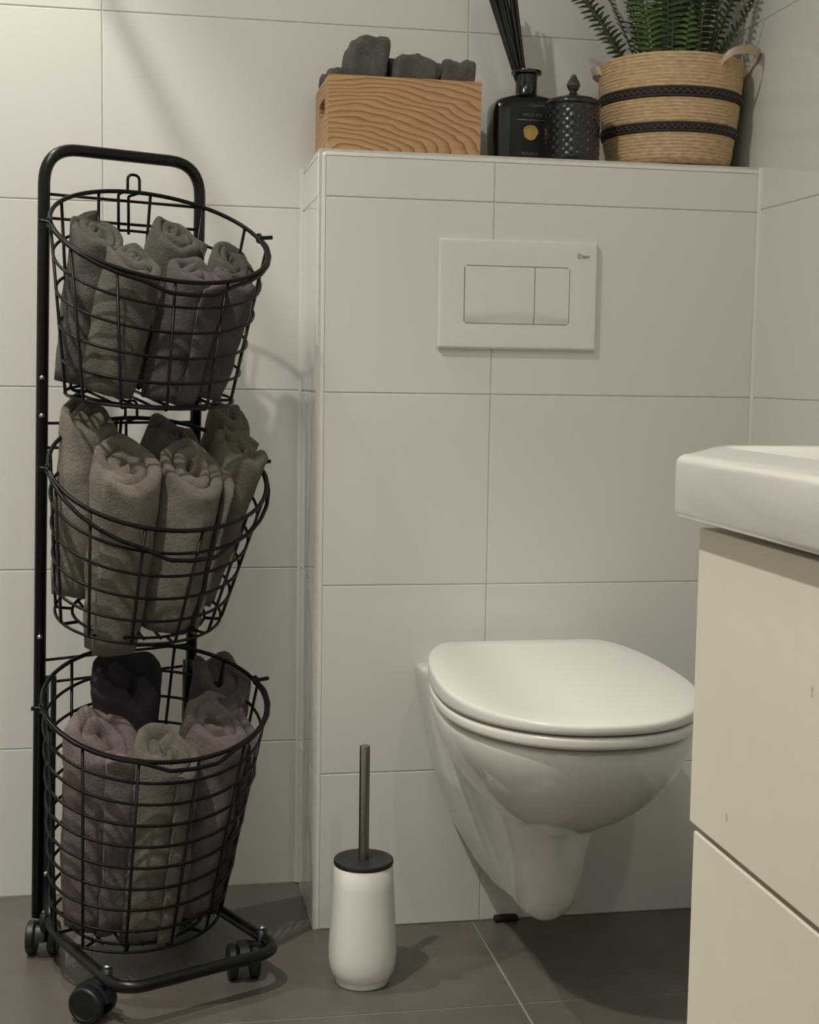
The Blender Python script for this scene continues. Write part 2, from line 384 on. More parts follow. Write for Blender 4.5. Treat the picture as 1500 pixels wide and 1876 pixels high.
# unseen bar above the view, added to cast a shadow band on rear wall
t = tag(empty('shadow_caster_bar', (-.546, YB, 2.0)), 'slim black bar near the ceiling, added to cast a wall shadow', 'bar')
obj('bar', tube([(0, 0, 0), (0, -.42, 0)], .0065, 12), M['black_metal'], t)
obj('wall_flange', lathe([(.0001, 0), (.03, 0), (.03, .008), (.0001, .008)], 20), M['black_metal'], t).rotation_euler = (PI / 2, 0, 0)

# ------------------------------------------------------------------ toilet
XC = 0.347
def outline(a, yf, ym, yb, wb, n=28, e=2.2):
    H = []
    for i in range(14):
        s_ = i / 14; P0, P1, P2, P3 = Vector((-wb, yb)), Vector((-a * .90, yb - .015)), Vector((-a, ym * .55 + yb * .45)), Vector((-a, ym))
        H.append((1 - s_) ** 3 * P0 + 3 * (1 - s_) ** 2 * s_ * P1 + 3 * (1 - s_) * s_ * s_ * P2 + s_ ** 3 * P3)
    for i in range(n + 1):
        t_ = i / n * PI / 2
        H.append(Vector((-a * max(0, math.cos(t_)) ** (2 / e), ym + (yf - ym) * math.sin(t_) ** (2 / e))))
    return H + [Vector((-q.x, q.y)) for q in H[-2::-1]]
def inset(P, d, c):
    c = Vector(c); out = []
    n = len(P)
    for i in range(n):
        a, b = P[i - 1], P[(i + 1) % n]; tg = (b - a).normalized(); nr = Vector((-tg.y, tg.x))
        if nr.dot(c - P[i]) < 0: nr = -nr
        out.append(P[i] + nr * d)
    return out
toilet = tag(empty('wall_hung_toilet', (XC, 0, 0)), 'white wall-hung ceramic toilet with closed lid', 'toilet')
rimo = outline(.172, -.500, -.285, -.05, .13)
def bowl_ring(z, s_, cy=-.275):
    return [(q.x * s_, cy + (q.y - cy) * s_, z) for q in rimo]
bl = []
zt, zb = .411, .236
for i in range(24):
    t_ = i / 23; zz = zt - (zt - zb) * t_
    s_ = max(.03, (1 - t_ ** 1.75) ** .66)
    bl.append(bowl_ring(zz, s_, -.275))
bl = [bowl_ring(.4135, .965)] + [bowl_ring(.4125, .988)] + bl
bowl_g = loft(bl)
wallp = [(.430, .158), (.40, .154), (.35, .145), (.263, .127), (.17, .092), (.11, .058), (.08, .036), (.066, .010)]
trapp = [(.400, .080), (.36, .080), (.30, .080), (.24, .072), (.195, .058), (.145, .050), (.105, .037), (.088, .010)]
web = []
for i in range(26):
    t_ = i / 25; y = -.285 * t_ + .002
    b_ = min(1, max(0, (t_ - .06) / .66)); b_ = b_ * b_ * (3 - 2 * b_)
    endk = 1.0 if t_ < .8 else math.sqrt(max(.02, 1 - ((t_ - .8) / .2) ** 2))
    pr = [(a_[0] * (1 - b_) + c_[0] * b_, (a_[1] * (1 - b_) + c_[1] * b_)) for a_, c_ in zip(wallp, trapp)]
    zm = .20
    L_ = [(-h_ * endk, y, zm + (z_ - zm) * (endk if z_ < zm else 1)) for z_, h_ in pr]
    web.append(L_ + [(-x_, y_, z_) for x_, y_, z_ in L_[::-1]])
web_g = loft(web)
me = mesh('bowl', *join(bowl_g, web_g))
bm = bmesh.new(); bm.from_mesh(me); bmesh.ops.recalc_face_normals(bm, faces=bm.faces); bm.to_mesh(me); bm.free()
tmp = bpy.data.objects.new('bowl', me); COL.objects.link(tmp)
md = tmp.modifiers.new('remesh', 'REMESH'); md.mode = 'VOXEL'; md.voxel_size = .0048
md = tmp.modifiers.new('smooth', 'SMOOTH'); md.factor = .5; md.iterations = 9
dg = bpy.context.evaluated_depsgraph_get(); me2 = bpy.data.meshes.new_from_object(tmp.evaluated_get(dg))
bpy.data.objects.remove(tmp)
for v in me2.vertices: v.co.y = min(v.co.y, -.0005)
me2.polygons.foreach_set('use_smooth', [True] * len(me2.polygons)); me2.name = 'bowl'; me2.materials.clear(); me2.materials.append(M['ceramic'])
obj('bowl', me2, M['ceramic'], toilet)
def slab(P, z0, z1, r, top=None, dome=0.0):
    c = (0, -.28)
    R_ = [[(q.x, q.y, z0(q.y)) for q in inset(P, r, c)]]
    for k in range(1, 5):
        a = k / 4 * PI / 2; R_.append([(q.x, q.y, z0(q.y) + r * (1 - math.cos(a))) for q in inset(P, r * (1 - math.sin(a)), c)])
    for k in range(0, 5):
        a = k / 4 * PI / 2; R_.append([(q.x, q.y, z1(q.y) - r * (1 - math.sin(a))) for q in inset(P, r * (1 - math.cos(a)), c)])
    for s_ in (.85, .6, .35, .1):
        R_.append([(q.x * s_, c[1] + (q.y - c[1]) * s_, z1(c[1] + (q.y - c[1]) * s_) + dome * (1 - s_ * s_)) for q in inset(P, r, c)])
    return loft(R_)
so = outline(.1765, -.512, -.29, -.06, .112)
obj('seat', slab(so, lambda y: .4185, lambda y: .4345, .0055), M['seat'], toilet, auto=60)
lo_ = outline(.178, -.514, -.29, -.056, .112)
obj('lid', slab(lo_, lambda y: .4375, lambda y: .4515 + (y + .514) * .047, .0055, dome=.0015), M['seat'], toilet, auto=60)
for sx in (-1, 1):
    obj('hinge', loft([rrect(sx * .075, -.045, .018, .014, .006, z_) for z_ in (.425, .458)]), M['seat'], toilet, auto=40)

# ------------------------------------------------------------------ flush plate
px0, px1, pz0, pz1 = .2165, .4705, .9235, 1.0915
fp = tag(empty('flush_plate', ((px0 + px1) / 2, 0, pz0)), 'white dual flush plate on the tiled boxing', 'flush plate')
cx_ = (px0 + px1) / 2
def plate_loops():
    def lp(x0, x1, z0, z1, r, y):
        return [(q[0], y, q[1]) for q in rrect((x0 + x1) / 2 - cx_, (z0 + z1) / 2 - pz0, (x1 - x0) / 2, (z1 - z0) / 2, r, 0, 5)]
    B = (.2565, .4255, .962, 1.0515)
    return loft([lp(px0, px1, pz0, pz1, .003, -.0005), lp(px0, px1, pz0, pz1, .003, -.008), lp(px0 + .003, px1 - .003, pz0 + .003, pz1 - .003, .003, -.0115),
                 lp(px0 + .006, px1 - .006, pz0 + .006, pz1 - .006, .003, -.0118), lp(*B, .005, -.0105), lp(*B, .005, -.004)], True, True)
obj('frame_plate', plate_loops(), M['plate'], fp, auto=25)
for x0, x1 in ((.2577, .3682), (.3694, .4243)):
    g = []
    NX, NZ = 14, 12; z0, z1 = .9632, 1.0503
    V, Fc = [], []
    for j in range(NZ + 1):
        for i in range(NX + 1):
            x = x0 + (x1 - x0) * i / NX; z = z0 + (z1 - z0) * j / NZ
            xm = (x - .341) / .085; lim = .018 * max(0, 1 - xm * xm)   # finger scoop along the bottom edge
            dz = z - z0; dep = .0035 * max(0, 1 - dz / lim) if lim > 1e-4 else 0
            V.append((x - cx_, -.0118 + dep, z - pz0))
    for j in range(NZ):
        for i in range(NX):
            a = j * (NX + 1) + i; Fc.append([a, a + 1, a + NX + 2, a + NX + 1])
    n0 = len(V)
    ring = [i for i in range(NX + 1)] + [j * (NX + 1) + NX for j in range(1, NZ + 1)] + [NZ * (NX + 1) + i for i in range(NX - 1, -1, -1)] + [j * (NX + 1) for j in range(NZ - 1, 0, -1)]
    for i in ring: V.append((V[i][0], -.0045, V[i][2]))
    for k in range(len(ring)):
        l = (k + 1) % len(ring); Fc.append([ring[k], n0 + k, n0 + l, ring[l]])
    obj('flush_button', (V, Fc), M['plate'], fp, auto=35)
tm = text_geo('iam', .0085, .0002); tm.materials.clear(); tm.materials.append(M['ink'])
lt = link(bpy.data.objects.new('logo_lettering', tm), fp); lt.location = (.4482 - cx_ + .002, -.0121, 1.0695 - pz0); lt.rotation_euler = (PI / 2, 0, 0)
obj('logo_mark', tube([(.4398 - cx_ + .0028 * math.cos(a), -.0121, 1.0697 - pz0 + .0034 * math.sin(a)) for a in [2 * PI * k / 16 for k in range(16)]], .0005, 5, closed=True), M['ink'], fp)

# ------------------------------------------------------------------ vanity and washbasin
VX, VY0, VY1 = .263, -.964, -1.76
van = tag(empty('vanity_cabinet', ((VX + XR) / 2, (VY0 + VY1) / 2, 0.12)), 'cream two-drawer vanity cabinet under the washbasin', 'cabinet')
def rel(o, p): return recenter(o, p.location) if False else o
def part(name, geo, mat, th_, auto=20):
    L = Vector(th_.location); return obj(name, ([Vector(v) - L for v in geo[0]], geo[1]), mat, th_, auto=auto)
part('carcass', box_geo(VX + .024, XR - .002, VY1 + .01, VY0 + .012, .155, .748, .001), M['cabinet_shaded'], van)
d1 = part('drawer', box_geo(VX, VX + .019, VY1, VY0 - .003, .4795, .7495, .0015), M['cabinet'], van)
d2 = part('drawer', box_geo(VX + .0015, VX + .0205, VY1, VY0 - .010, .16, .4730, .0015), M['cabinet'], van)
def blot(cy, cz, s_, seed):
    rnd = random.Random(seed); P = []
    for k in range(12):
        a = 2 * PI * k / 12; r = s_ * (.5 + .6 * rnd.random()); P.append((VX - .0003, cy + r * math.cos(a) * .6, cz + r * math.sin(a) * 1.3))
    return loft([P, [(p_[0] + .0004, p_[1], p_[2]) for p_ in P]])
for g in (blot(-1.050, .5095, .0036, 1), blot(-1.195, .652, .0034, 5)):
    part('scuff_mark', g, M['scuff'], van)
BX, BY0, BY1, BZ0, BZ1 = .2435, -.948, -1.79, .7580, .8155
sink = tag(empty('washbasin', ((BX + XR) / 2, (BY0 + BY1) / 2, BZ0)), 'thick white ceramic washbasin on the vanity cabinet', 'washbasin')
hx, hy = (XR - .001 - BX) / 2, (BY0 - BY1) / 2; bcx, bcy = BX + hx, (BY0 + BY1) / 2
R_ = [rrect(0, 0, hx - .005, hy - .005, .008, 0), rrect(0, 0, hx - .002, hy - .0015, .009, .0015), rrect(0, 0, hx, hy, .009, .006)]
for k in range(0, 6):
    a = k / 5 * PI / 2; rr = .009; R_.append(rrect(0, 0, hx - rr * (1 - math.cos(a)), hy - rr * (1 - math.cos(a)), .009, BZ1 - BZ0 - rr * (1 - math.sin(a))))
for ins, z in ((.022, .0655), (.027, .0635), (.034, .052), (.045, .025), (.065, .011), (.10, .007), (.16, .006)):
    R_.append(rrect(0, 0, hx - ins, hy - ins, .03, z))
obj('basin', loft([[(p_[0] + bcx - sink.location.x, p_[1] + bcy - sink.location.y, p_[2]) for p_ in r] for r in R_]), M['ceramic'], sink, auto=50)
obj('drain', lathe([(.0001, .0062), (.032, .0062), (.032, .0085), (.024, .0095), (.0001, .0095)], 28, (0, 0, 0)), M['chrome'], sink)

# ------------------------------------------------------------------ toilet brush
br = tag(empty('toilet_brush', (.082, -.196, 0)), 'white toilet brush holder with black lid and steel handle', 'toilet brush')
obj('holder', lathe([(.036, 0), (.0385, .0005), (.040, .003), (.0405, .009), (.0425, .0115), (.0455, .017), (.0483, .027), (.0495, .040), (.0495, .052), (.0485, .075), (.0465, .11), (.0445, .145), (.0428, .175), (.0415, .177)], 64), M['brush_white'], br, auto=50)
obj('lid', lathe([(.0426, .1765), (.0433, .178), (.0433, .182), (.0425, .1835), (.0001, .1838)], 64), M['black_plastic'], br, auto=40)
obj('handle', lathe([(.0075, .183), (.0075, .349), (.0068, .3505), (.0001, .351)], 28), M['steel'], br, auto=40)

# black strip under the toilet at the foot of the wall
st = tag(obj('rubber_strip', box_geo(.326, .366, -.016, -.002, .0005, .0105, .004, 3), M['rubber']), 'short black rubber strip on the floor under the toilet', 'strip')
recenter(st, (.346, -.009, .0005))

# ------------------------------------------------------------------ towel rack
OX, OY, TH, W, B, LEAN = -.390, -.041, .441, .249, .301, .02
U, Vd, Z = Vector((math.cos(TH), math.sin(TH), 0)), Vector((math.sin(TH), -math.cos(TH), 0)), Vector((0, 0, 1))
O3 = Vector((OX, OY, 0)); ZL = (Z + LEAN * U)
def LP(u, v, z): return O3 + u * U + v * Vd + z * ZL
def LF(u, v, z): return O3 + u * U + v * Vd + z * Z
rk_o = LF(W / 2, B / 2, 0)
rack = tag(empty('towel_rack', rk_o), 'black tubular rolling rack carrying three wire baskets', 'rack')
def rp(name, geo, mat, parent=None, auto=None, extra=None):
    return obj(name, ([Vector(v) - rk_o for v in geo[0]], geo[1]), mat, parent or rack, auto=auto)
H = 1.199
rp('upright_frame', tube(fillet([LP(0, 0, .062), LP(0, 0, H), LP(W, 0, H), LP(W, 0, .062)], .052, 10), .0088, 14), M['black_metal'])
rp('base_frame', tube(fillet([LP(.012, .013, .43), LP(.012, .013, .085), LF(.004, .05, .058), LF(0, B, .058), LF(W, B, .058), LF(W - .004, .05, .058), LP(W - .012, .013, .085), LP(W - .012, .013, .43)], [.03, .02, .045, .045, .02, .03], 8), .0085, 14), M['black_metal'])
for z_ in (1.133, 1.099, .803, .767, .452, .418):
    rp('rung', tube([LP(.004, 0, z_), LP(W - .004, 0, z_)], .0022, 8), M['wire'])
for u_, v_, z_ in ((-.004, .009, .815), (-.004, .009, .87), (-.004, .009, .49), (.004, .022, .135), (W, .009, .49), (W, .009, .83)):
    c = LP(u_, v_, z_); rp('bolt', lathe([(.0001, -.003), (.0035, -.003), (.0035, .001), (.002, .0025), (.0001, .003)], 10, c), M['chrome'])
def castor(u, v, ang, bolt_u, bolt_v):
    c = LF(u, v, .0); d = Vector((math.cos(ang), math.sin(ang), 0)); n = Vector((-d.y, d.x, 0))   # d: rolling direction, n: axle
    R = .0255; wc_ = c + Z * R
    hood = []
    for s_ in (-1, 1):   # hood: half shell over the wheels
        pass
    NA = 18; A = []
    for side, rr in ((-.0085, R + .0005), (-.007, R + .0035), (.007, R + .0035), (.0085, R + .0005)):
        L_ = []
        for k in range(NA + 1):
            a = math.radians(-25) + math.radians(200) * k / NA
            L_.append(wc_ + n * side + rr * (math.cos(a) * d + math.sin(a) * Z))
        L_.append(wc_ + n * side - rr * .2 * Z)
        A.append(L_)
    h_ = rp('castor', loft(A), M['castor'], auto=40)
    stem0 = LF(bolt_u, bolt_v, .05)
    rp('stem', tube([stem0 + Z * .022, stem0, wc_ + Z * (R * .9) + .2 * (stem0 - wc_ - Z * R)], .0075, 10), M['castor'], h_)
    rp('bolt', lathe([(.0001, 0), (.0045, 0), (.0045, .003), (.0025, .0045), (.0001, .0045)], 10, stem0 + Z * .0225), M['chrome'], h_)
    for s_ in (-1, 1):
        prof = [(.0001, -.0068), (R - .002, -.0068), (R, -.004), (R, .004), (R - .002, .0062), (R - .006, .0068), (R - .007, .0058), (.006, .0062), (.0001, .0068)]
        g = lathe(prof, 26); X_, Y_ = d, Z
        V = [wc_ + n * (s_ * (.0165 + q.z)) + q.x * X_ + q.y * Y_ for q in g[0]]
        rp('wheel', (V, g[1]), M['castor'], h_, auto=30)
castor(-.012, .238, TH + 2.15, .003, .252)
castor(.222, .236, TH + 1.2, W - .004, .25)
castor(.012, -.006, TH + 1.0, .006, .018)
castor(W - .012, -.006, TH + 1.9, W - .006, .018)

# ------------------------------------------------------------------ wire baskets
BK = [dict(rim=(.110, 1.0745, .64, .164, .118, .010), bot=(.100, .845, .17, .125, .095, 0.0), nh=5, ph=9, droop=.010, lab='tilted black wire basket hung at the top of the rack', rz=1.133),
      dict(rim=(.114, .735, .65, .166, .125, .012), bot=(.095, .530, .35, .125, .095, -.010), nh=5, ph=24, droop=.034, lab='tilted black wire basket in the middle of the rack', rz=.803),
      dict(rim=(.130, .402, .498, .170, .130, .005), bot=(.120, .087, .22, .128, .100, -.018), nh=9, ph=27, droop=.004, lab='deep black wire basket standing lowest in the rack', rz=.452)]
def ring_pt(c, a, f=1.0):
    cv, cz, tau, ru, rv, du = c
    b = Vd * math.cos(tau) - Z * math.sin(tau)
    return O3 + (W / 2 + du) * U + cv * Vd + cz * ZL + math.cos(a) * ru * f * U + math.sin(a) * rv * f * b
def bpt(bk, a, t, f=1.0): return ring_pt(bk['rim'], a, f).lerp(ring_pt(bk['bot'], a, f), t)
WR = .0023
for bk in BK:
    base = ring_pt(bk['bot'], 0, 0)
    t = tag(empty('wire_basket', base), bk['lab'], 'basket', 'wire baskets of the rack')
    def bp(name, geo, r_=None, parent=None): return obj(name, ([Vector(v) - base for v in geo[0]], geo[1]), M['wire'], parent or t)
    A72 = [2 * PI * k / 72 for k in range(72)]
    bp('rim', tube([bpt(bk, a, 0) for a in A72], .0032, 8, closed=True))
    for i in range(1, bk['nh'] + 1):
        tt = i / bk['nh']
        bp('hoop', tube([bpt(bk, a, tt) for a in A72], WR, 6, closed=True))
    for k in range(12):
        a = math.radians(bk['ph'] + 30 * k)
        if k % 2 == 0 or True:
            q = ring_pt(bk['bot'], a, .80)
            bp('upright_wire', tube(fillet([bpt(bk, a, 0), bpt(bk, a, 1.0) - Z * .003, q - Z * .003], .006, 3), WR, 6))
    bp('base_ring', tube([ring_pt(bk['bot'], a, .80) - Z * .001 for a in A72[::2]], WR, 6, closed=True))
    for k in range(-3, 4):
        s_ = k / 4; hw = math.sqrt(1 - s_ * s_) * .8; cb = ring_pt(bk['bot'], 0, 0)
        e1 = ring_pt(bk['bot'], 0, .8) - cb; e2 = ring_pt(bk['bot'], PI / 2, .8) - cb
        bp('base_wire', tube([cb + e1 * s_ + e2 * (hw / .8) - Z * .003, cb + e1 * s_ - e2 * (hw / .8) - Z * .003], WR, 6))
    # hook at the back that hangs over the rung
    ha = -PI / 2 - .06; pb = bpt(bk, ha, 0); uu = U
    zlow = bk['rz'] - .050
    hk = [pb - uu * .009 - Vd * .004 - Z * (pb.z - zlow), pb - uu * .009 - Vd * .004 - Z * .010, pb - uu * .009 + Z * .001 + uu * .009]
    def HP(du, dv, dz): return pb + uu * du + Vd * dv + Z * dz
    bp('hook', tube(fillet([HP(-.013, -.006, zlow - pb.z), HP(-.013, -.006, -.004), HP(.001, -.004, .002), HP(.001, -.004, .026), HP(.020, -.004, .026), HP(.020, -.004, .000), HP(.003, -.006, -.006), HP(.003, -.006, zlow - pb.z)], [.003, .004, .009, .009, .003, .003], 5), .0022, 7))
    # swing handle resting on the front of the rim
    pl, pr = bpt(bk, PI + .12, 0, 1.012), bpt(bk, -.12 + .0, 0, 1.012)
    hp = [bpt(bk, PI + .12, 0, 1.035) - U * .010 - Vd * .004, pl]
    n_ = 16
    for i in range(1, n_):
        f_ = i / n_
        a = PI + .12 - f_ * (PI + .24)
        mid = abs(a - PI / 2)
        dr = bk['droop'] * max(0, math.sin(f_ * PI)) ** 1.3
        if mid < .36: dr += .007
        hp.append(bpt(bk, a, 0, 1.022 + (.03 if mid < .36 else 0)) - Z * dr + Z * .003)
    hp += [pr, bpt(bk, -.12, 0, 1.035) + U * .016 + Vd * .006 + Z * .002]
    hn = bp('handle', tube(fillet(hp, .006, 3), .0031, 8))
    for e in (pl, pr):
        bp('handle_eye', tube([e + .006 * (math.cos(a) * Vd + math.sin(a) * Z) for a in [2 * PI * k / 14 for k in range(14)]], .0022, 6, closed=True), parent=hn)

# ------------------------------------------------------------------ rolled towels
def towel(top, bot, r, mat, label, turns=3.0, seed=0, tilt=.35, sq=1.0, rot=0.0, lump=.004, taper=.82, core=0.0, flare=.006, group=None, cat='towel', name='rolled_towel', hv=.006, world=False, soft=0.35, gap=.84):
    rnd = random.Random(seed * 13 + 5)
    T, Bt = (Vector(top), Vector(bot)) if world else (LF(*top), LF(*bot))
    e3 = (T - Bt); L = e3.length; e3.normalize()
    e1 = (U - e3 * U.dot(e3)).normalized(); e2 = e3.cross(e1)      # e2 points to the back
    if e2.dot(Vd) > 0: e2 = -e2
    e2 = -e2                                                       # e2: to the front
    NS = int(38 * turns); pitch = r / (turns + .25); th = pitch * gap
    ph = rnd.random() * 50
    NR = 22
    V, Fc = [], []; K = None
    for i in range(NS + 1):
        f = i / NS; a = rot + f * turns * 2 * PI
        rc = th * .35 + (r - th * .85) * (f ** .92)
        if f > .94: rc += flare * ((f - .94) / .06) ** 2
        nz = noise.noise(Vector((math.cos(a) * 1.1 + ph, math.sin(a) * 1.1, f * turns * .8)))
        top_off = hv * 1.4 * nz + core * (1 - f) + hv * .5 * noise.noise(Vector((a * 1.3, ph, 2.0)))
        half = th / 2 * (1 + .12 * noise.noise(Vector((a * 2.2, ph, 9.0))))
        if f < .05: half *= .35 + .65 * f / .05
        if f > .96: half *= .30 + .70 * (1 - f) / .04
        prof = []
        arc = 6
        for j in range(NR): prof.append((-half, (j / NR) ** .8 * (L - half)))
        for j in range(arc + 1):
            q = PI - PI * j / arc; prof.append((half * math.cos(q), L - half + half * math.sin(q)))
        for j in range(NR - 1, -1, -1): prof.append((half, (j / NR) ** .8 * (L - half)))
        K = len(prof)
        for (dr, h) in prof:
            hf = h / L
            rad = (rc + dr) * (taper + (1 - taper) * hf ** .7)
            swell = 1 + .05 * noise.noise(Vector((math.cos(a) * .8 + ph, math.sin(a) * .8, hf * 2.2)))
            swell += .035 * noise.noise(Vector((math.cos(a) * 2.6 + ph, math.sin(a) * 2.6, hf * 6)))
            x = math.cos(a) * rad * swell * sq; y = math.sin(a) * rad * swell / sq
            z = h + top_off * hf ** 3 - tilt * y * hf ** 2.5
            if hf < .12: x *= .90 + .10 * hf / .12; y *= .90 + .10 * hf / .12
            p = Bt + e1 * x + e2 * y + e3 * z
            n3 = noise.noise_vector(p * 22 + Vector((ph, 0, 0))); n4 = noise.noise_vector(p * 60 + Vector((0, ph, 0)))
            V.append(p + n3 * lump + n4 * lump * soft)
    for i in range(NS):
        for j in range(K - 1):
            a_ = i * K + j; Fc.append([a_, a_ + 1, a_ + K + 1, a_ + K])
        Fc.append([i * K + K - 1, i * K, (i + 1) * K, (i + 1) * K + K - 1])
    Fc.append(list(range(K))[::-1]); Fc.append([NS * K + j for j in range(K)])
    o = obj(name, ([v - Bt for v in V], Fc), M['towel_' + mat]); o.location = Bt
    return tag(o, label, cat, group)
G1, G2, G3 = 'rolled towels in the top basket', 'rolled towels in the middle basket', 'rolled towels in the lowest basket'
# top basket
towel((.083, .058, 1.082), (.052, .056, .862), .044, 'grey', 'grey rolled towel at the rear left of the top basket', 2.7, 1, .70, rot=.6, group=G1, flare=.005, taper=.96)
towel((.208, .058, 1.084), (.150, .050, .858), .046, 'grey', 'dark grey rolled towel at the rear middle of the top basket', 2.6, 2, .70, rot=2.6, group=G1, core=.004, taper=.95)
towel((.104, .140, 1.040), (.064, .126, .848), .044, 'olive', 'olive grey rolled towel at the front left of the top basket', 2.3, 3, .60, rot=1.5, group=G1, taper=.95)
towel((.188, .150, 1.026), (.145, .138, .838), .046, 'purple', 'muted purple rolled towel at the front of the top basket', 2.2, 4, .55, rot=.3, group=G1, sq=1.10, taper=.96)
towel((.280, .090, 1.052), (.222, .068, .856), .042, 'grey', 'brownish grey rolled towel at the right of the top basket', 2.6, 5, .70, rot=4.5, group=G1, flare=.014, taper=.92)
towel((.265, .136, 1.018), (.216, .120, .844), .038, 'purple', 'small purple rolled towel at the front right of the top basket', 2.0, 6, .50, rot=5.2, group=G1, sq=1.05, taper=.92)
# middle basket
towel((.071, .055, .818), (.044, .056, .554), .048, 'taupe', 'tall light taupe rolled towel at the rear left of the middle basket', 2.2, 11, .60, rot=3.6, group=G2, flare=.022, hv=.009, taper=.90)
towel((.196, .060, .792), (.130, .050, .548), .052, 'brown', 'brown rolled towel behind the middle basket front pair', 2.1, 12, .60, rot=.8, group=G2, hv=.009, flare=.014, taper=.92)
towel((.302, .046, .818), (.215, .045, .552), .044, 'brown', 'tall brown rolled towel at the rear right of the middle basket', 2.0, 13, .70, rot=2.2, group=G2, hv=.012, taper=.92)
towel((.290, .110, .770), (.205, .094, .540), .054, 'brown', 'wide brown rolled towel at the right of the middle basket', 2.0, 14, .50, rot=5.6, group=G2, hv=.010, flare=.010, taper=.86)
towel((.082, .140, .760), (.072, .104, .484), .060, 'taupe', 'plump taupe rolled towel at the front left of the middle basket', 2.2, 15, .60, rot=1.2, group=G2, taper=.84, core=-.010, gap=.80)
towel((.190, .147, .738), (.152, .126, .506), .061, 'taupe', 'plump taupe rolled towel with open spiral, middle basket front', 2.5, 16, .75, rot=3.9, group=G2, taper=.84, core=.012, flare=.003, gap=.76)
# lowest basket
towel((.118, .070, .424), (.104, .062, .108), .063, 'dark', 'dark aubergine rolled towel at the rear of the lowest basket', 1.6, 21, .65, rot=2.4, group=G3, hv=.018, lump=.007)
towel((.274, .064, .412), (.215, .062, .108), .056, 'plum', 'plum rolled towel at the rear right of the lowest basket', 1.8, 22, .65, rot=3.2, group=G3, hv=.014, lump=.006)
towel((.050, .128, .364), (.044, .112, .082), .066, 'mauve', 'mauve rolled towel at the front left of the lowest basket', 2.2, 23, .55, rot=.6, group=G3, hv=.012, lump=.007, taper=.92)
towel((.124, .184, .344), (.102, .160, .062), .056, 'sand', 'sand coloured rolled towel at the front of the lowest basket', 2.1, 24, .50, rot=1.0, group=G3, hv=.009, lump=.005, taper=.94)
towel((.234, .138, .362), (.186, .118, .074), .065, 'mauve', 'mauve rolled towel at the front right of the lowest basket', 2.3, 25, .55, rot=5.0, group=G3, hv=.012, lump=.007, taper=.92)

# ------------------------------------------------------------------ wooden box with flannels
bx0, bx1, by0, by1, bz0, bz1 = .046, .284, .014, .176, SHELF, 1.3325
wb_ = tag(empty('wooden_box', ((bx0 + bx1) / 2, (by0 + by1) / 2, SHELF)), 'open pine wood box on the tiled shelf', 'box')
WT = .009
part('front_panel', box_geo(bx0, bx1, by0, by0 + WT, bz0, bz1, .0008), M['wood'], wb_)
part('back_panel', box_geo(bx0, bx1, by1 - WT, by1, bz0, bz1, .0008), M['wood'], wb_)
part('bottom_panel', box_geo(bx0 + WT, bx1 - WT, by0 + WT, by1 - WT, bz0, bz0 + .006), M['wood'], wb_)
def slotted(x0, x1):
    """end panel with a rounded hand slot"""
    cy, cz = (by0 + by1) / 2 - .005, bz0 + .072; sy, sz = .034, .0125
    y0, y1 = by0 + WT, by1 - WT
    inner = [(cy + q[0], cz + q[1]) for q in rrect(0, 0, sy, sz, .012, 0, 5)]
    n = len(inner); outer = []
    for (y, z) in inner:
        dy, dz = y - cy, z - cz
        k = min(((y1 - cy) if dy > 0 else (cy - y0)) / max(1e-6, abs(dy)), ((bz1 - cz) if dz > 0 else (cz - bz0)) / max(1e-6, abs(dz)))
        outer.append((cy + dy * k, cz + dz * k))
    # add square corners by snapping the nearest outer point
    for c in ((y0, bz0), (y0, bz1), (y1, bz0), (y1, bz1)):
        i = min(range(n), key=lambda q: (outer[q][0] - c[0]) ** 2 + (outer[q][1] - c[1]) ** 2); outer[i] = c
    R4 = [[(x0, *q) for q in outer], [(x0, *q) for q in inner], [(x1, *q) for q in inner], [(x1, *q) for q in outer], [(x0, *q) for q in outer]]
    return loft(R4, False, False)
part('end_panel', slotted(bx0, bx0 + WT), M['wood'], wb_)
part('end_panel', slotted(bx1 - WT, bx1), M['wood'], wb_)
def flannel(c, s_, rot, mat, label, seed, peak=0.0, lean=0.0):
    bm = bmesh.new(); bmesh.ops.create_cube(bm, size=2)
    bmesh.ops.subdivide_edges(bm, edges=bm.edges[:], cuts=15, use_grid_fill=True)
    rnd = random.Random(seed); ph = Vector((rnd.random() * 40, rnd.random() * 40, 3))
    for v in bm.verts:
        q = v.co.copy(); n = (abs(q.x) ** 9 + abs(q.y) ** 9 + abs(q.z) ** 9) ** (1 / 9)
        q /= n
        fold = 1 - .12 * math.exp(-((q.z - .15 + .3 * q.x * lean) / .09) ** 2) - .06 * math.exp(-((q.y + .25) / .1) ** 2)
        q.x *= fold
        if q.z > 0: q.z += peak * (q.x * .5 + .5) * q.z
        q += noise.noise_vector(q * 1.2 + ph) * .14 + noise.noise_vector(q * 3.2 + ph) * .06
        v.co = Vector((q.x * s_[0], q.y * s_[1], q.z * s_[2]))
    bmesh.ops.rotate(bm, verts=bm.verts[:], matrix=Matrix.Rotation(rot[1], 3, 'Y') @ Matrix.Rotation(rot[0], 3, 'X') @ Matrix.Rotation(rot[2], 3, 'Z'))
    me = bpy.data.meshes.new('folded_flannel'); bm.to_mesh(me); bm.free()
    me.polygons.foreach_set('use_smooth', [True] * len(me.polygons)); me.materials.append(M['towel_' + mat])
    o = link(bpy.data.objects.new('folded_flannel', me)); o.location = c
    return tag(o, label, 'flannel', 'folded flannels in the wooden box')
flannel((.078, .100, 1.304), (.020, .045, .050), (0, -.30, .1), 'slate', 'grey flannel leaning at the left end of the wooden box', 31)
flannel((.106, .070, 1.326), (.031, .036, .062), (.05, .10, .1), 'slate', 'tallest grey flannel, pointed, in the wooden box', 32, peak=.25)
